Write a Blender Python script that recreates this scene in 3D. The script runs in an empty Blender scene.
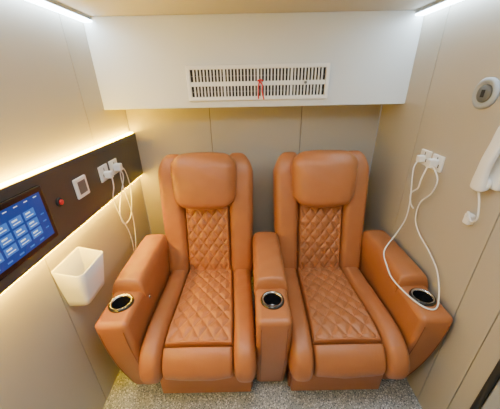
import bpy, bmesh, math, random
from mathutils import Vector, Matrix
random.seed(3)
S = bpy.context.scene
COL = S.collection
W = 0.925      # half width of the cabin
YF = -2.7      # front of the cabin
ZC = 2.05      # ceiling

# ------------------------------------------------------------------ materials
def mat(name, color, rough=0.5, metal=0.0, bump=None, emit=None, strength=0.0, coat=0.0, spec=0.5, var=0.0, vscale=6):
    m = bpy.data.materials.new(name); m.use_nodes = True
    nt = m.node_tree; b = nt.nodes['Principled BSDF']
    b.inputs['Base Color'].default_value = (*color, 1)
    b.inputs['Roughness'].default_value = rough
    b.inputs['Metallic'].default_value = metal
    b.inputs['Coat Weight'].default_value = coat
    b.inputs['Specular IOR Level'].default_value = spec
    tc = nt.nodes.new('ShaderNodeTexCoord')
    if var > 0:
        n = nt.nodes.new('ShaderNodeTexNoise'); n.inputs['Scale'].default_value = vscale
        n.inputs['Detail'].default_value = 4
        nt.links.new(tc.outputs['Object'], n.inputs['Vector'])
        mx = nt.nodes.new('ShaderNodeMix'); mx.data_type = 'RGBA'
        mx.inputs[6].default_value = (*[c*(1-var) for c in color], 1)
        mx.inputs[7].default_value = (*[min(1, c*(1+var)) for c in color], 1)
        nt.links.new(n.outputs['Fac'], mx.inputs[0])
        nt.links.new(mx.outputs[2], b.inputs['Base Color'])
    if bump:
        kind, sc, st, dist = bump
        if kind == 'voronoi':
            t = nt.nodes.new('ShaderNodeTexVoronoi'); out = 'Distance'
        else:
            t = nt.nodes.new('ShaderNodeTexNoise'); out = 'Fac'
        t.inputs['Scale'].default_value = sc
        nt.links.new(tc.outputs['Object'], t.inputs['Vector'])
        bp = nt.nodes.new('ShaderNodeBump'); bp.inputs['Strength'].default_value = st
        bp.inputs['Distance'].default_value = dist
        nt.links.new(t.outputs[out], bp.inputs['Height'])
        nt.links.new(bp.outputs['Normal'], b.inputs['Normal'])
    if emit:
        b.inputs['Emission Color'].default_value = (*emit, 1)
        b.inputs['Emission Strength'].default_value = strength
    return m

M_leather = mat('leather_caramel', (0.375, 0.135, 0.045), 0.36, bump=('voronoi', 300, 0.35, 0.002), var=0.10, vscale=14)
M_leather_d = mat('leather_piping', (0.22, 0.07, 0.025), 0.45)
M_wall = mat('wall_laminate', (0.43, 0.40, 0.34), 0.42, var=0.03, vscale=3)
M_seam = mat('seam_dark', (0.10, 0.09, 0.075), 0.7)
M_bulk = mat('bulkhead_laminate', (0.68, 0.70, 0.69), 0.4, var=0.02)
M_ceil = mat('ceiling_panel', (0.50, 0.47, 0.41), 0.6, var=0.02)
M_black = mat('panel_black', (0.050, 0.047, 0.047), 0.38, var=0.1)
M_rubber = mat('black_rubber', (0.012, 0.012, 0.012), 0.6, var=0.1)
M_gloss = mat('black_gloss', (0.01, 0.01, 0.012), 0.12, coat=0.5, var=0.1)
M_white = mat('white_plastic', (0.82, 0.82, 0.80), 0.35, var=0.01)
M_grey = mat('grey_plastic', (0.12, 0.13, 0.14), 0.4, var=0.05)
M_lgrey = mat('light_grey_plastic', (0.34, 0.37, 0.40), 0.4, var=0.05)
M_chrome = mat('chrome', (0.55, 0.56, 0.58), 0.18, metal=1.0)
M_red = mat('red_cord', (0.65, 0.02, 0.02), 0.5, var=0.1)
M_dark = mat('duct_dark', (0.02, 0.02, 0.022), 0.8, var=0.1)
M_cool = mat('led_cool', (1, 1, 1), 0.5, emit=(0.62, 0.82, 1.0), strength=32)
M_warm = mat('led_warm', (1, 0.9, 0.6), 0.5, emit=(1.0, 0.58, 0.0), strength=135)
M_screen = mat('screen_blue', (0.0, 0.01, 0.05), 0.2, emit=(0.01, 0.045, 0.26), strength=1.0)
M_tile = mat('screen_tile', (0.0, 0.02, 0.1), 0.2, emit=(0.06, 0.20, 0.62), strength=1.0)
M_text = mat('screen_text', (0.3, 0.3, 0.3), 0.2, emit=(0.65, 0.82, 1.0), strength=1.0)

def floor_mat():
    m = bpy.data.materials.new('terrazzo'); m.use_nodes = True
    nt = m.node_tree; b = nt.nodes['Principled BSDF']; b.inputs['Roughness'].default_value = 0.35
    tc = nt.nodes.new('ShaderNodeTexCoord')
    prev = None
    base = (0.38, 0.42, 0.46, 1)
    for sc, thr, col in ((75, 0.32, (0.18, 0.22, 0.28, 1)), (90, 0.34, (0.74, 0.78, 0.82, 1)), (120, 0.28, (0.05, 0.07, 0.11, 1))):
        v = nt.nodes.new('ShaderNodeTexVoronoi'); v.inputs['Scale'].default_value = sc
        nt.links.new(tc.outputs['Object'], v.inputs['Vector'])
        r = nt.nodes.new('ShaderNodeValToRGB'); r.color_ramp.interpolation = 'CONSTANT'
        r.color_ramp.elements[0].color = (1, 1, 1, 1); r.color_ramp.elements[1].color = (0, 0, 0, 1)
        r.color_ramp.elements[1].position = thr
        nt.links.new(v.outputs['Distance'], r.inputs['Fac'])
        mx = nt.nodes.new('ShaderNodeMix'); mx.data_type = 'RGBA'
        mx.inputs[7].default_value = col
        if prev: nt.links.new(prev, mx.inputs[6])
        else: mx.inputs[6].default_value = base
        nt.links.new(r.outputs['Color'], mx.inputs[0])
        prev = mx.outputs[2]
    nt.links.new(prev, b.inputs['Base Color'])
    return m
M_floor = floor_mat()

# ------------------------------------------------------------------ mesh helpers
def obj_from(name, verts, faces, material, smooth=True):
    me = bpy.data.meshes.new(name); me.from_pydata([tuple(v) for v in verts], [], faces)
    bm = bmesh.new(); bm.from_mesh(me)
    bmesh.ops.remove_doubles(bm, verts=bm.verts, dist=1e-6)
    bmesh.ops.recalc_face_normals(bm, faces=bm.faces)
    bm.to_mesh(me); bm.free()
    me.materials.append(material)
    for p in me.polygons: p.use_smooth = smooth
    o = bpy.data.objects.new(name, me); COL.objects.link(o)
    return o

def empty(name, loc):
    e = bpy.data.objects.new(name, None); e.location = loc; e.empty_display_size = 0.05
    COL.objects.link(e); return e

def parent(e, *objs):
    inv = Matrix.Translation(e.location).inverted()
    for o in objs:
        o.parent = e; o.matrix_parent_inverse = inv

def join(name, objs):
    mats = []; verts = []; faces = []; mi = []; sm = []
    for o in objs:
        off = len(verts); mp = []
        for m in o.data.materials:
            if m not in mats: mats.append(m)
            mp.append(mats.index(m))
        verts += [o.matrix_basis @ v.co for v in o.data.vertices]
        for p in o.data.polygons:
            faces.append([off+i for i in p.vertices]); mi.append(mp[p.material_index]); sm.append(p.use_smooth)
    for o in objs: bpy.data.objects.remove(o)
    me = bpy.data.meshes.new(name); me.from_pydata(verts, [], faces)
    for m in mats: me.materials.append(m)
    for p, a, s in zip(me.polygons, mi, sm): p.material_index = a; p.use_smooth = s
    o = bpy.data.objects.new(name, me); COL.objects.link(o); return o

def box(name, x0, x1, y0, y1, z0, z1, material, bev=0.0, seg=2):
    bm = bmesh.new(); bmesh.ops.create_cube(bm, size=1)
    for v in bm.verts:
        v.co = Vector(((x0+x1)/2+v.co.x*(x1-x0), (y0+y1)/2+v.co.y*(y1-y0), (z0+z1)/2+v.co.z*(z1-z0)))
    if bev > 0:
        bmesh.ops.bevel(bm, geom=bm.edges[:], offset=bev, segments=seg, affect='EDGES', profile=0.5)
    me = bpy.data.meshes.new(name); bm.to_mesh(me); bm.free(); me.materials.append(material)
    o = bpy.data.objects.new(name, me); COL.objects.link(o)
    return o

def axc(h, r, ns, ni):
    out = [-(h-r) - r*math.tan(math.radians(45)*(1-i/ns)) for i in range(ns)]
    out += [-(h-r) + 2*(h-r)*i/ni for i in range(ni+1)]
    out += [(h-r) + r*math.tan(math.radians(45)*i/ns) for i in range(1, ns+1)]
    return out

def roundbox(name, c, size, r, material, deform=None, ns=5, ni=(8, 8, 8)):
    h = [s/2 for s in size]
    A = [axc(h[k], r, ns, ni[k]) for k in range(3)]
    verts = []; faces = []
    for ax in range(3):
        a, b = [(1, 2), (2, 0), (0, 1)][ax]
        for sg in (-1, 1):
            off = len(verts); na = len(A[a]); nb = len(A[b])
            for i in range(na):
                for j in range(nb):
                    p = [0, 0, 0]; p[ax] = sg*h[ax]; p[a] = A[a][i]; p[b] = A[b][j]
                    q = [max(-(h[k]-r), min(h[k]-r, p[k])) for k in range(3)]
                    d = Vector([p[k]-q[k] for k in range(3)])
                    d = d.normalized()*r
                    v = Vector(q)+d
                    if deform:
                        v = deform(v, h)
                    verts.append(v+Vector(c))
            for i in range(na-1):
                for j in range(nb-1):
                    f = [off+i*nb+j, off+(i+1)*nb+j, off+(i+1)*nb+j+1, off+i*nb+j+1]
                    faces.append(f)
    me_o = obj_from(name, verts, faces, material)
    return me_o

def spline(P, n):
    P = [Vector(p) for p in P]
    P2 = [P[0]*2-P[1]] + P + [P[-1]*2-P[-2]]
    pts = []
    for k in range(1, len(P2)-2):
        p0, p1, p2, p3 = P2[k-1:k+3]
        for i in range(40):
            t = i/40
            pts.append(0.5*((2*p1)+(p2-p0)*t+(2*p0-5*p1+4*p2-p3)*t*t+(3*p1-p0-3*p2+p3)*t**3))
    pts.append(P[-1].copy())
    L = [0]
    for a, b in zip(pts, pts[1:]): L.append(L[-1]+(b-a).length)
    out = []; k = 0
    for i in range(n):
        s = L[-1]*i/(n-1)
        while k < len(L)-2 and L[k+1] < s: k += 1
        f = (s-L[k])/max(1e-9, L[k+1]-L[k])
        out.append(pts[k].lerp(pts[k+1], min(1, f)))
    return out, L[-1]

def edge(d, r):
    if d >= r: return 1.0
    return math.sqrt(max(0, 1-(1-d/r)**2))

def strip_pad(name, path, xl, xr, T, material, ns=40, nu=24, r=0.03, rs=(0.03, 0.03), crown=0.01, skirt=0.03,
              quilt=None, scrown=0.0, wrinkle=0.0):
    pts, L = spline(path, 240)
    svals = []
    for i in range(ns+1):
        t = 2*i/ns-1; svals.append(L*0.5*(1+0.45*math.sin(math.pi/2*t)+0.55*t))
    uvals = []
    for i in range(nu+1):
        t = 2*i/nu-1; uvals.append(0.45*math.sin(math.pi/2*t)+0.55*t)
    def at(s):
        f = s/L*(len(pts)-1); k = min(len(pts)-2, int(f)); p = pts[k].lerp(pts[k+1], f-k)
        a = pts[max(0, k-3)]; b = pts[min(len(pts)-1, k+4)]; t = (b-a).normalized()
        return p, t
    verts = []; faces = []
    n2 = nu+3
    for s in svals:
        p, t = at(s)
        ny, nz = t.y, -t.x      # path vectors are (y,z)
        f = s/L; a = xl(f); b = xr(f); w = (b-a)
        es = min(edge(s, rs[0]) if rs[0] > 0 else 1, edge(L-s, rs[1]) if rs[1] > 0 else 1)
        row = []
        for j, u in enumerate(uvals):
            x = (a+b)/2+u*w/2
            eu = edge((1-abs(u))*w/2, r)
            h = T*eu*es + crown*(1-u*u)*es + scrown*math.sin(math.pi*f)*eu
            if wrinkle:
                h += wrinkle*math.sin(37*x+11*s)*math.sin(53*s+9*x)*eu*es
            if quilt:
                px, ps, dep = quilt
                X = u*w/2
                A = X/px + (s-L/2)/ps; B = X/px - (s-L/2)/ps
                g = min(abs(math.sin(math.pi*A/1)), abs(math.sin(math.pi*B/1)))
                m = min((1-abs(u))*w/2, s, L-s)
                k = min(1, max(0, (m-0.012)/0.012))
                h += dep*(min(1, g*1.15)**0.5-1)*k
            row.append(Vector((x, p.x+ny*h, p.y+nz*h)))
        lo = Vector((0, -ny*skirt, -nz*skirt))
        row = [row[0]+lo] + row + [row[-1]+lo]
        verts += row
    nr = len(svals)
    for i in range(nr-1):
        for j in range(n2-1):
            faces.append([i*n2+j, i*n2+j+1, (i+1)*n2+j+1, (i+1)*n2+j])
    for i, sgn in ((0, 1), (nr-1, -1)):
        p, t = at(svals[i]); lo = Vector((0, -t.y*skirt, t.x*skirt))
        off = len(verts)
        for j in range(1, n2-1): verts.append(verts[i*n2+j]+lo)
        for j in range(n2-3): faces.append([i*n2+j+1, i*n2+j+2, off+j+1, off+j])
    return obj_from(name, verts, faces, material)

def tube(name, pts, rad, material, n=8, res=60, smoothpath=True, flat=None):
    P = spline(pts, res)[0] if smoothpath else [Vector(p) for p in pts]
    verts = []; faces = []
    up = Vector((0.13, 0.21, 0.97))
    N = None
    for i, p in enumerate(P):
        t = (P[min(i+1, len(P)-1)]-P[max(i-1, 0)]).normalized()
        if N is None:
            N = (up-t*up.dot(t)).normalized()
        else:
            N = (N-t*N.dot(t)).normalized()
        B = t.cross(N)
        f = i/(len(P)-1)
        rr = rad(f) if callable(rad) else (rad, rad)
        for k in range(n):
            a = 2*math.pi*k/n
            verts.append(p+N*math.cos(a)*rr[0]+B*math.sin(a)*rr[1])
    for i in range(len(P)-1):
        for k in range(n):
            faces.append([i*n+k, i*n+(k+1) % n, (i+1)*n+(k+1) % n, (i+1)*n+k])
    faces.append(list(range(n))); faces.append([(len(P)-1)*n+k for k in range(n)][::-1])
    return obj_from(name, verts, faces, material)

def lathe(name, prof, origin, axis, material, n=40):
    z = Vector(axis).normalized(); x = z.orthogonal().normalized(); y = z.cross(x)
    verts = []; faces = []
    for r, h in prof:
        for k in range(n):
            a = 2*math.pi*k/n
            verts.append(Vector(origin)+z*h+(x*math.cos(a)+y*math.sin(a))*max(r, 1e-5))
    for i in range(len(prof)-1):
        for k in range(n):
            faces.append([i*n+k, i*n+(k+1) % n, (i+1)*n+(k+1) % n, (i+1)*n+k])
    faces.append(list(range(n))); faces.append([(len(prof)-1)*n+k for k in range(n)][::-1])
    return obj_from(name, verts, faces, material)

# ------------------------------------------------------------------ room shell
box('floor', -W-0.1, W+0.1, YF-0.1, 0.1, -0.08, 0.0, M_floor)
box('ceiling', -W-0.1, W+0.1, YF-0.1, 0.1, ZC, ZC+0.08, M_ceil)

def panelled(name, axis, pos, side, cuts, z0, z1):
    parts = []; g = 0.002; th = 0.008
    for a, b in zip(cuts, cuts[1:]):
        if axis == 'x':
            xa, xb = (pos, pos+side*th)
            parts.append(box('p', min(xa, xb), max(xa, xb), a+g, b-g, z0, z1, M_wall, 0.001, 1))
        else:
            parts.append(box('p', a+g, b-g, pos, pos+th, z0, z1, M_wall, 0.001, 1))
    if axis == 'x':
        xa, xb = pos+side*th, pos+side*0.08
        parts.append(box('b', min(xa, xb), max(xa, xb), cuts[0], cuts[-1], z0, z1, M_seam))
    else:
        parts.append(box('b', cuts[0], cuts[-1], pos+th, pos+0.08, z0, z1, M_seam))
    return join(name, parts)

panelled('wall_back', 'y', 0.0, 1, [-W, -0.32, 0.35, W], 0, ZC)
panelled('wall_right', 'x', W, 1, [YF, -1.245, -1.09, -0.48, 0.0], 0, ZC)
l1 = panelled('wl1', 'x', -W, -1, [YF, -1.62, -0.48, 0.0], 1.235, ZC)
l2 = panelled('wl2', 'x', -W, -1, [YF, -1.06, 0.0], 0, 1.235)
join('wall_left', [l1, l2])
wf = box('wall_front', -W, W, YF-0.08, YF, 0, ZC, M_wall)

bulk = box('overhead_bulkhead', -W, W, -0.285, 0.0, 1.578, ZC, M_bulk, 0.004, 2)

# cool LED channels along the ceiling corners
def led_channel(name, sg):
    xw = sg*W
    def bx(n, a, b, z0, z1, m, bev=0):
        return box(n, min(xw-sg*a, xw-sg*b), max(xw-sg*a, xw-sg*b), -2.6, -0.287, z0, z1, m, bev, 1)
    a = bx('c', 0, 0.054, ZC-0.018, ZC, M_lgrey, 0.002)
    b = bx('d', 0.004, 0.050, ZC-0.026, ZC-0.017, M_cool)
    return join(name, [a, b])
led_channel('led_strip_light', -1)
led_channel('led_strip_light', 1)

# ------------------------------------------------------------------ air vent
def vent():
    x0, x1, z0, z1 = -0.395, 0.438, 1.618, 1.808; y = -0.285
    ps = []
    bw = 0.022
    ps.append(box('f', x0, x1, y-0.020, y, z1-bw, z1, M_white, 0.004))
    ps.append(box('f', x0, x1, y-0.020, y, z0, z0+bw, M_white, 0.004))
    ps.append(box('f', x0, x0+bw, y-0.0198, y, z0, z1, M_white, 0.004))
    ps.append(box('f', x1-bw, x1, y-0.0198, y, z0, z1, M_white, 0.004))
    ps.append(box('back', x0+0.01, x1-0.01, y-0.001, y+0.0, z0+0.01, z1-0.01, M_dark))
    zm = (z0+z1)/2-0.004
    ps.append(box('m', x0+bw, x1-bw, y-0.016, y, zm-0.012, zm+0.012, M_white, 0.002))
    n = 40; xs = x0+bw; pw = (x1-x0-2*bw)/n
    for i in range(1, n):
        x = xs+i*pw; hw = 0.0036 if i % 10 else 0.006
        ps.append(box('v', x-hw, x+hw, y-0.014, y, z0+bw, zm, M_white))
        ps.append(box('v', x-hw, x+hw, y-0.014, y, zm, z1-bw, M_white))
    for zz in (zm+0.042, zm-0.042):
        ps.append(box('h', xs, x1-bw, y-0.007, y, zz-0.0025, zz+0.0025, M_grey))
    ps.append(lathe('k', [(0.008, 0), (0.008, 0.010), (0.005, 0.013)], (0.30, y-0.014, zm), (0, -1, 0), M_grey, 16))
    join('air_vent', ps)
    y -= 0.024
    a = tube('r', [(0.030, y, zm+0.012), (0.022, y-0.004, zm-0.03), (0.024, y-0.004, zm-0.085)], 0.004, M_red, 6, 20)
    b = tube('r', [(0.030, y, zm+0.012), (0.046, y-0.004, zm-0.01), (0.044, y-0.004, zm-0.04), (0.056, y-0.004, zm-0.088)], 0.004, M_red, 6, 20)
    c = tube('r', [(0.018, y, zm+0.012), (0.036, y-0.003, zm+0.018), (0.05, y, zm+0.010)], 0.005, M_red, 6, 14)
    join('red_ribbon', [a, b, c])
vent()

# ------------------------------------------------------------------ recliners
def seat_unit(e, xs, xb, hw=0.298):
    out = []
    xc = xs
    out.append(roundbox('base', (xc, -0.655, 0.115), (0.55, 0.71, 0.23), 0.012, M_leather_d, ns=2, ni=(4, 4, 4)))
    out.append(roundbox('seat_body', (xc, -0.70, 0.37), (0.555, 0.72, 0.20), 0.04, M_leather, ns=4, ni=(6, 6, 4)))
    bp = [(-0.42, 0.465), (-0.60, 0.47), (-0.80, 0.48), (-0.98, 0.485), (-1.075, 0.468), (-1.118, 0.43), (-1.126, 0.385), (-1.100, 0.340)]
    # the seat runs slightly wider at the front
    def cx(f): return xb+(xs-xb)*min(1, f*1.4)
    for sg in (-1, 1):
        if sg < 0:
            xl = lambda f: cx(f)-hw+0.014*(1-f); xr = lambda f: cx(f)-(0.156+0.024*min(1, f*1.3))
        else:
            xr = lambda f: cx(f)+hw-0.014*(1-f); xl = lambda f: cx(f)+(0.156+0.024*min(1, f*1.3))
        out.append(strip_pad('seat_bolster', bp, xl, xr, 0.052, M_leather, 70, 24, r=0.034, rs=(0.03, 0.03), crown=0.010, skirt=0.06, wrinkle=0.0016))
    cp = [(-0.42, 0.465), (-0.60, 0.47), (-0.80, 0.48), (-0.98, 0.485), (-1.072, 0.467)]
    out.append(strip_pad('seat_quilt', cp, lambda f: cx(f)-(0.155+0.024*f), lambda f: cx(f)+(0.155+0.024*f), 0.042, M_leather,
                         190, 130, r=0.016, rs=(0.02, 0.012), crown=0.010, skirt=0.05, quilt=(0.078, 0.098, 0.012)))
    fp = [(-1.070, 0.469), (-1.102, 0.45), (-1.124, 0.412), (-1.124, 0.38), (-1.100, 0.340)]
    out.append(strip_pad('leg_rest', fp, lambda f: xc-0.180, lambda f: xc+0.180, 0.040, M_leather, 40, 30, r=0.016, rs=(0.012, 0.03), crown=0.012, skirt=0.06, wrinkle=0.0014))
    out.append(roundbox('leg_rest_board', (xc, -1.055, 0.385), (0.55, 0.11, 0.09), 0.03, M_leather, ns=3, ni=(4, 3, 3)))
    out.append(roundbox('kick_panel', (xc, -1.035, 0.135), (0.53, 0.03, 0.21), 0.010, M_leather, ns=2, ni=(4, 2, 4)))
    xc = xb
    def tilt(v, h):
        v = v.copy(); v.y += (v.z)*0.20
        return v
    out.append(roundbox('back_shell', (xc, -0.265, 0.73), (0.58, 0.13, 0.94), 0.05, M_leather, tilt, ns=5, ni=(6, 3, 12)))
    wp = [(-0.225, 1.238), (-0.268, 1.225), (-0.300, 1.175), (-0.330, 1.06), (-0.365, 0.90), (-0.405, 0.70), (-0.45, 0.54), (-0.46, 0.47)]
    def rnd(f):
        s = f*0.83; R = 0.13
        return 0.0 if s > R else 0.8*(R-math.sqrt(max(0, R*R-(R-s)**2)))
    for sg in (-1, 1):
        if sg < 0:
            xl = lambda f: xc-0.322+rnd(f)+0.018*f; xr = lambda f: xc-0.148
        else:
            xr = lambda f: xc+0.322-rnd(f)-0.018*f; xl = lambda f: xc+0.148
        out.append(strip_pad('back_wing', wp, xl, xr, 0.058, M_leather, 70, 28, r=0.040, rs=(0.05, 0.03), crown=0.012, skirt=0.05, wrinkle=0.0016))
    up = [(-0.225, 1.245), (-0.268, 1.23), (-0.300, 1.18), (-0.328, 1.07), (-0.345, 0.985)]
    out.append(strip_pad('back_upper', up, lambda f: xc-0.149, lambda f: xc+0.149, 0.05, M_leather, 30, 20, r=0.02, rs=(0.04, 0.01), crown=0.006, skirt=0.04))
    qp = [(-0.340, 1.01), (-0.365, 0.90), (-0.405, 0.70), (-0.45, 0.54), (-0.46, 0.47)]
    out.append(strip_pad('back_quilt', qp, lambda f: xc-0.149, lambda f: xc+0.149, 0.045, M_leather, 190, 130, r=0.016, rs=(0.012, 0.02),
                         crown=0.010, skirt=0.05, quilt=(0.070, 0.098, 0.012), scrown=0.010))
    def pil(v, h):
        v = v.copy()
        fx = v.x/h[0]; fz = v.z/h[2]; fy = v.y/h[1]
        v.y -= (0.020*(1-fx*fx)*(1-fz*fz)) if fy < 0 else 0
        v.x *= 1+0.04*fz-0.10*fz**4
        v.z += 0.018*(1-fx*fx)*(1 if fz > 0 else -0.5)*abs(fz)
        v.z *= 1-0.07*fx**4
        v.y += v.z*0.17 + 0.022*fx*fx
        v.y += 0.0018*math.sin(31*v.x+22*v.z)*math.sin(47*v.z)
        return v
    out.append(roundbox('headrest', (xc, -0.404, 1.138), (0.418, 0.140, 0.334), 0.066, M_leather, pil, ns=7, ni=(18, 3, 14)))
    parent(e, *out)

def arm(e, xc, w=0.17, button=False):
    out = []
    def df(v, h):
        v = v.copy(); fz = (v.z+h[2])/(2*h[2]); fy = -v.y/h[1]
        if fy > 0:
            v.y += 0.14*(1-fz)**1.3*fy + 0.014*math.sin(math.pi*fz)*-1*fy
        k = 1+0.02*math.sin(math.pi*fz)*max(0, fy)
        v.x *= k
        return v
    body = roundbox('arm_body', (xc, -0.745, 0.365), (w, 0.77, 0.69), 0.030, M_leather, df, ns=6, ni=(5, 16, 12))
    cy = -0.995
    cut = lathe('cut', [(0.043, -0.08), (0.043, 0.05)], (xc, cy, 0.71), (0, 0, 1), M_leather, 48)
    md = body.modifiers.new('b', 'BOOLEAN'); md.object = cut; md.operation = 'DIFFERENCE'; md.solver = 'EXACT'
    dg = bpy.context.evaluated_depsgraph_get()
    me = bpy.data.meshes.new_from_object(body.evaluated_get(dg)); body.modifiers.clear(); body.data = me
    for p in me.polygons:
        p.use_smooth = not (p.center.z > 0.705 and (Vector((p.center.x-xc, p.center.y-cy)).length < 0.3 and abs(p.normal.z) > 0.999))
    bpy.data.objects.remove(cut)
    out.append(body)
    n = 48; verts = []; faces = []
    prof = [(0.001, -0.070), (0.038, -0.070), (0.041, -0.064), (0.0425, 0.002), (0.0445, 0.008), (0.051, 0.011), (0.057, 0.008), (0.061, 0.0), (0.061, -0.003)]
    for r, h in prof:
        for k in range(n):
            a = 2*math.pi*k/n; verts.append(Vector((xc+r*math.cos(a), cy+r*math.sin(a), 0.711+h)))
    for i in range(len(prof)-1):
        for k in range(n): faces.append([i*n+k, i*n+(k+1) % n, (i+1)*n+(k+1) % n, (i+1)*n+k])
    cup = obj_from('cup_holder', verts, faces, M_gloss)
    cup.data.materials.append(M_chrome)
    for p in cup.data.polygons:
        rr = Vector((p.center.x-xc, p.center.y-cy)).length
        if 0.043 < rr < 0.0505: p.material_index = 1
    out.append(cup)
    hw = w/2+0.007
    pp = [(-0.40, 0.700), (-0.55, 0.705), (-0.72, 0.705), (-0.84, 0.703), (-0.915, 0.697)]
    out.append(strip_pad('arm_pad', pp, lambda f: xc-hw, lambda f: xc+hw, 0.062, M_leather, 60, 30, r=0.032, rs=(0.05, 0.030), crown=0.014, skirt=0.030, wrinkle=0.0014))
    for sg in (-1, 1):
        xs = xc+sg*(w/2-0.022)
        pts = []
        for k in range(14):
            z = 0.66-0.58*k/13
            fz = (z-0.02)/0.69
            y = -0.745-0.385+0.14*(1-fz)**1.3-0.014*math.sin(math.pi*fz)
            pts.append((xs, y-0.0005, z))
        out.append(tube('stitch_seam', pts, 0.0018, M_leather_d, 6, 30))
    if button:
        out.append(lathe('control_button', [(0.011, 0), (0.011, 0.004), (0.008, 0.006)], (xc+w/2, -0.86, 0.62), (1, 0, 0), M_chrome, 20))
    parent(e, *out)

e1 = empty('recliner_chair', (-0.320, -0.7, 0)); e2 = empty('recliner_chair', (0.447, -0.7, 0))
seat_unit(e1, -0.320, -0.334); seat_unit(e2, 0.447, 0.443)
arm(e1, -0.702, 0.160, True); arm(e1, 0.064, 0.170); arm(e2, 0.824, 0.158)

# ------------------------------------------------------------------ left wall: console panel with warm LEDs
pan = box('c', -W+0.026, -W+0.040, -2.3, -0.004, 1.075, 1.395, M_black, 0.002, 1)
bat = [box('k', -W+0.001, -W+0.026, y, y+0.03, 1.13, 1.34, M_black) for y in (-2.2, -1.6, -1.0, -0.5, -0.06)]
panel = join('console_panel', [pan]+bat)
def warm(name, z0, z1):
    return box(name, -W+0.010, -W+0.030, -2.28, -0.02, z0, z1, M_warm)
warm('led_strip_light', 1.3955, 1.402); warm('led_strip_light', 1.068, 1.0745)

XF = -W+0.040
def tablet():
    e = empty('wall_tablet', (XF, -1.17, 1.225))
    y0, y1, z0, z1 = -1.355, -1.005, 1.125, 1.358
    a = box('bezel', XF, XF+0.016, y0, y1, z0, z1, M_gloss, 0.006, 3)
    x = XF+0.0162
    b = box('screen', x-0.001, x, y0+0.022, y1-0.022, z0+0.024, z1-0.022, M_screen)
    c = []
    def t(ya, yb, za, zb, m, d=0.0005): c.append(box('u', x, x+d, ya, yb, za, zb, m))
    L, R, B, T = y0+0.022, y1-0.022, z0+0.024, z1-0.022
    for i in range(4): t(R-0.034-i*0.045, R-0.018-i*0.045, T-0.012, T-0.009, M_text)
    for i in range(4):
        for j in range(3):
            ya = R-0.040-(i+1)*0.060; za = B+0.032+j*0.040
            t(ya, ya+0.050, za, za+0.032, M_tile)
            t(ya+0.008, ya+0.030, za+0.019, za+0.025, M_text, 0.001)
            t(ya+0.008, ya+0.040, za+0.008, za+0.011, M_text, 0.001)
    t(R-0.030, R-0.014, B+0.040, B+0.044, M_tile); t(R-0.030, R-0.014, B+0.070, B+0.074, M_tile); t(R-0.030, R-0.014, B+0.10, B+0.104, M_tile)
    for i in range(5): t(L+0.03+i*0.050, L+0.050+i*0.050, B+0.010, B+0.016, M_tile)
    u = join('screen_graphics', c)
    parent(e, a, b, u)
tablet()
a = lathe('a', [(0.021, 0), (0.021, 0.004), (0.018, 0.007), (0.014, 0.007)], (XF, -0.925, 1.245), (1, 0, 0), M_rubber, 28)
b = lathe('b', [(0.012, 0.006), (0.012, 0.012), (0.009, 0.014)], (XF, -0.925, 1.245), (1, 0, 0), M_red, 28)
join('push_button', [a, b])
a = box('a', XF, XF+0.012, -0.81, -0.715, 1.205, 1.305, M_white, 0.005, 3)
b = box('b', XF+0.0115, XF+0.0128, -0.793, -0.732, 1.224, 1.288, M_grey)
join('wall_thermostat', [a, b])

def socket(name, x, sg, yc, zc, plugs, s2=0.045):
    e = empty(name, (x, yc, zc))
    a = box('face_plate', min(x, x+sg*0.010), max(x, x+sg*0.010), yc-s2, yc+s2, zc-s2, zc+s2, M_white, 0.004, 3)
    hs = []
    for dy, dz in ((0, 0.022), (-0.018, -0.012), (0.018, -0.012)):
        xa = x+sg*0.0098; xb = x+sg*0.0106
        hs.append(box('h', min(xa, xb), max(xa, xb), yc+dy-0.003, yc+dy+0.003, zc+dz-0.008, zc+dz+0.008, M_dark))
    h = join('slots', hs)
    parent(e, a, h)
    for dy, dz, s in plugs:
        xa = x+sg*0.010; xb = x+sg*(0.010+0.045*s)
        p = box('plug', min(xa, xb), max(xa, xb), yc+dy-0.018*s, yc+dy+0.018*s, zc+dz-0.022*s, zc+dz+0.022*s, M_white, 0.006, 3)
        parent(e, p)
socket('wall_socket', XF, 1, -0.54, 1.255, [(0.0, -0.01, 0.9)])
socket('wall_socket', XF, 1, -0.42, 1.255, [(-0.005, 0.0, 1.0)])
def cord(name, pts, r=0.0036):
    return tube(name, pts, r, M_white, 8, 130)
xw = -0.872
cord('charging_cable', [(XF+0.045, -0.54, 1.23), (xw+0.03, -0.545, 1.17), (xw, -0.53, 1.08), (xw, -0.50, 0.95), (xw, -0.45, 0.82), (xw-0.01, -0.42, 0.70), (xw-0.01, -0.43, 0.60)])
cord('charging_cable', [(XF+0.045, -0.425, 1.24), (xw+0.03, -0.41, 1.18), (xw, -0.45, 1.05), (xw, -0.50, 0.96), (xw, -0.47, 0.88), (xw, -0.36, 0.90), (xw, -0.29, 1.06), (xw, -0.31, 1.20),
                         (xw, -0.37, 1.22), (xw, -0.38, 1.10), (xw, -0.35, 0.90), (xw-0.01, -0.35, 0.74), (xw-0.01, -0.40, 0.62)])

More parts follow.
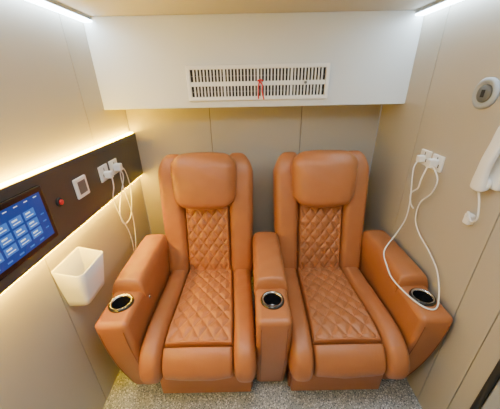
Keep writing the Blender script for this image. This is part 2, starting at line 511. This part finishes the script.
def bin_():
    x0 = -W; n = 14; yc = -0.965; dz = -0.014
    def ring(z, wy, d, r, inset=0.0):
        P = []
        cs = [(x0+d-r, wy/2-r, 0), (x0+0.012, wy/2-0.01, 90), (x0+0.012, -wy/2+0.01, 180), (x0+d-r, -wy/2+r, 270)]
        rr = [r, 0.01, 0.01, r]
        for (cx, cy, a0), q in zip(cs, rr):
            for k in range(n):
                a = math.radians(a0+90*k/(n-1))
                P.append(Vector((cx+(q-inset)*math.cos(a), yc+cy+(q-inset)*math.sin(a), z+dz)))
        return P
    levels = [(0.765, 0.16, 0.095, 0.022, 0.006), (0.768, 0.165, 0.10, 0.022, 0), (0.80, 0.172, 0.106, 0.024, 0), (0.88, 0.190, 0.120, 0.026, 0), (0.955, 0.205, 0.133, 0.028, 0),
              (0.958, 0.203, 0.132, 0.028, 0.003), (0.955, 0.201, 0.130, 0.028, 0.006), (0.88, 0.186, 0.117, 0.026, 0.006), (0.80, 0.168, 0.103, 0.024, 0.006), (0.775, 0.160, 0.10, 0.022, 0.006)]
    verts = []; faces = []
    for L in levels:
        R = ring(*L)
        for p in R:
            if L[0] > 0.9: p.z += 0.030*(1-min(1, (p.x-x0)/0.06))
        verts += R
    m = 4*n
    for i in range(len(levels)-1):
        for k in range(m): faces.append([i*m+k, i*m+(k+1) % m, (i+1)*m+(k+1) % m, (i+1)*m+k])
    faces.append(list(range(m))); faces.append([(len(levels)-1)*m+k for k in range(m)])
    o = obj_from('wall_waste_bin', verts, faces, M_white)
    for p in o.data.polygons[-2:]: p.use_smooth = False
bin_()

# ------------------------------------------------------------------ right wall
socket('wall_socket', W, -1, -0.60, 1.325, [(0.0, -0.005, 0.8)], 0.040)
socket('wall_socket', W, -1, -0.70, 1.322, [(0.0, 0.0, 1.0)], 0.040)
cord('charging_cable', [(0.885, -0.60, 1.31), (0.865, -0.61, 1.26), (0.865, -0.65, 1.10), (0.862, -0.66, 0.98), (0.83, -0.655, 0.87), (0.745, -0.72, 0.80), (0.716, -0.82, 0.775),
     (0.715, -0.91, 0.745), (0.76, -1.045, 0.728), (0.82, -1.085, 0.722), (0.875, -1.03, 0.740), (0.905, -0.94, 0.82), (0.905, -0.85, 0.88), (0.90, -0.75, 0.93),
     (0.89, -0.70, 1.00), (0.89, -0.70, 1.10), (0.89, -0.76, 1.18), (0.885, -0.78, 1.26), (0.88, -0.73, 1.315)])
cord('charging_cable', [(0.88, -0.70, 1.33), (0.86, -0.70, 1.24), (0.87, -0.68, 1.18), (0.875, -0.63, 1.13), (0.885, -0.63, 1.07), (0.89, -0.66, 1.045)], 0.0042)

c = (W, -0.845, 1.652)
a = lathe('a', [(0.060, 0), (0.060, 0.008), (0.053, 0.014), (0.042, 0.014), (0.036, 0.006), (0.0, 0.006)], c, (-1, 0, 0), M_lgrey, 40)
b = lathe('b', [(0.034, 0.006), (0.034, 0.012), (0.026, 0.015)], c, (-1, 0, 0), M_grey, 32)
d = box('d', W-0.017, W-0.014, -0.853, -0.837, 1.638, 1.666, M_dark)
join('round_wall_speaker', [a, b, d])

def handset():
    oy = -0.045; oz = 0.0
    e = empty('wall_telephone', (W, -0.97+oy, 1.41))
    base = roundbox('cradle', (W-0.013, -0.985+oy, 1.43), (0.026, 0.075, 0.235), 0.010, M_white, ns=3, ni=(2, 4, 6))
    def rad(f):
        g = abs(2*f-1)
        w = 0.023+0.010*max(0, (g-0.35)/0.65)
        d = 0.014+0.010*max(0, (g-0.5)/0.5)
        k = edge(min(f, 1-f)*0.25+0.0005, 0.016)
        return (d*k, w*k)
    pts = [(W-0.045, -1.00+oy, 1.555), (W-0.060, -0.995+oy, 1.50), (W-0.066, -0.985+oy, 1.43), (W-0.060, -0.975+oy, 1.36), (W-0.045, -0.97+oy, 1.30)]
    P = spline(pts, 50)[0]
    verts = []; faces = []; n = 20
    for i, p in enumerate(P):
        t = (P[min(i+1, 49)]-P[max(i-1, 0)]).normalized()
        B = Vector((0, 1, 0)); B = (B-t*B.dot(t)).normalized(); N = t.cross(B)
        r = rad(i/49)
        for k in range(n):
            a = 2*math.pi*k/n
            ca, sa = math.cos(a), math.sin(a)
            ca = math.copysign(abs(ca)**0.7, ca); sa = math.copysign(abs(sa)**0.7, sa)
            verts.append(p+N*ca*r[0]+B*sa*r[1])
    for i in range(49):
        for k in range(n): faces.append([i*n+k, i*n+(k+1) % n, (i+1)*n+(k+1) % n, (i+1)*n+k])
    faces.append(list(range(n))); faces.append([49*n+k for k in range(n)])
    h = obj_from('handset', verts, faces, M_white)
    c1 = lathe('earpiece', [(0.030, -0.004), (0.030, 0.012), (0.024, 0.018)], (W-0.045, -0.995+oy, 1.52), (1, 0, 0), M_white, 24)
    c2 = lathe('mouthpiece', [(0.028, -0.004), (0.028, 0.012), (0.022, 0.018)], (W-0.045, -0.975+oy, 1.33), (1, 0, 0), M_white, 24)
    cd = tube('cord', [(W-0.045, -0.97+oy, 1.30), (W-0.045, -1.04, 1.25), (W-0.040, -1.05, 1.19), (W-0.03, -1.02, 1.16), (W-0.028, -0.99, 1.19), (W-0.028, -0.99, 1.165)], 0.0040, M_white, 8, 60)
    jk = roundbox('jack', (W-0.014, -0.990, 1.155), (0.028, 0.034, 0.050), 0.008, M_white, ns=3, ni=(2, 3, 3))
    parent(e, base, h, c1, c2, cd, jk)
handset()

def door():
    e = empty('door_1', (W, -1.8, 0.95))
    leaf = box('leaf', W-0.012, W-0.0005, -2.28, -1.36, 0.04, 1.88, M_lgrey, 0.004, 2)
    pts = []
    y0, y1, z0, z1, r = -2.30, -1.345, 0.02, 1.90, 0.12
    for cx, cz, a0 in ((y1-r, z1-r, 0), (y0+r, z1-r, 90), (y0+r, z0+r, 180), (y1-r, z0+r, 270)):
        for k in range(9):
            a = math.radians(a0+90*k/8); pts.append((W-0.0135, cx+r*math.cos(a), cz+r*math.sin(a)))
    pts.append(pts[0])
    g = tube('gasket', pts, 0.013, M_rubber, 10, 200, smoothpath=False)
    parent(e, leaf, g)
door()

# ------------------------------------------------------------------ lights
def area(name, loc, rot, sx, sy, power, color):
    l = bpy.data.lights.new(name, 'AREA'); l.shape = 'RECTANGLE'; l.size = sx; l.size_y = sy
    l.energy = power; l.color = color
    o = bpy.data.objects.new(name, l); o.location = loc; o.rotation_euler = rot; COL.objects.link(o)
area('added_ceiling_fill', (0, -1.50, 2.04), (0, 0, 0), 0.35, 0.35, 11, (0.97, 0.98, 1.0))  # added out-of-view fill lamp for general brightness, no modelled fixture
w = bpy.data.worlds.new('w'); S.world = w; w.use_nodes = True
w.node_tree.nodes['Background'].inputs[0].default_value = (0.8, 0.85, 0.9, 1)
w.node_tree.nodes['Background'].inputs[1].default_value = 0.3

# ------------------------------------------------------------------ camera
cam = bpy.data.cameras.new('camera'); co = bpy.data.objects.new('camera', cam); COL.objects.link(co)
cam.sensor_width = 36; cam.lens = 36*256/500; cam.clip_start = 0.02
R = Matrix.Rotation(math.radians(65.0), 4, 'X') @ Matrix.Rotation(math.radians(-1.15), 4, 'Z')
co.matrix_world = Matrix.Translation((-0.04, -1.965, 1.70)) @ R
S.camera = co
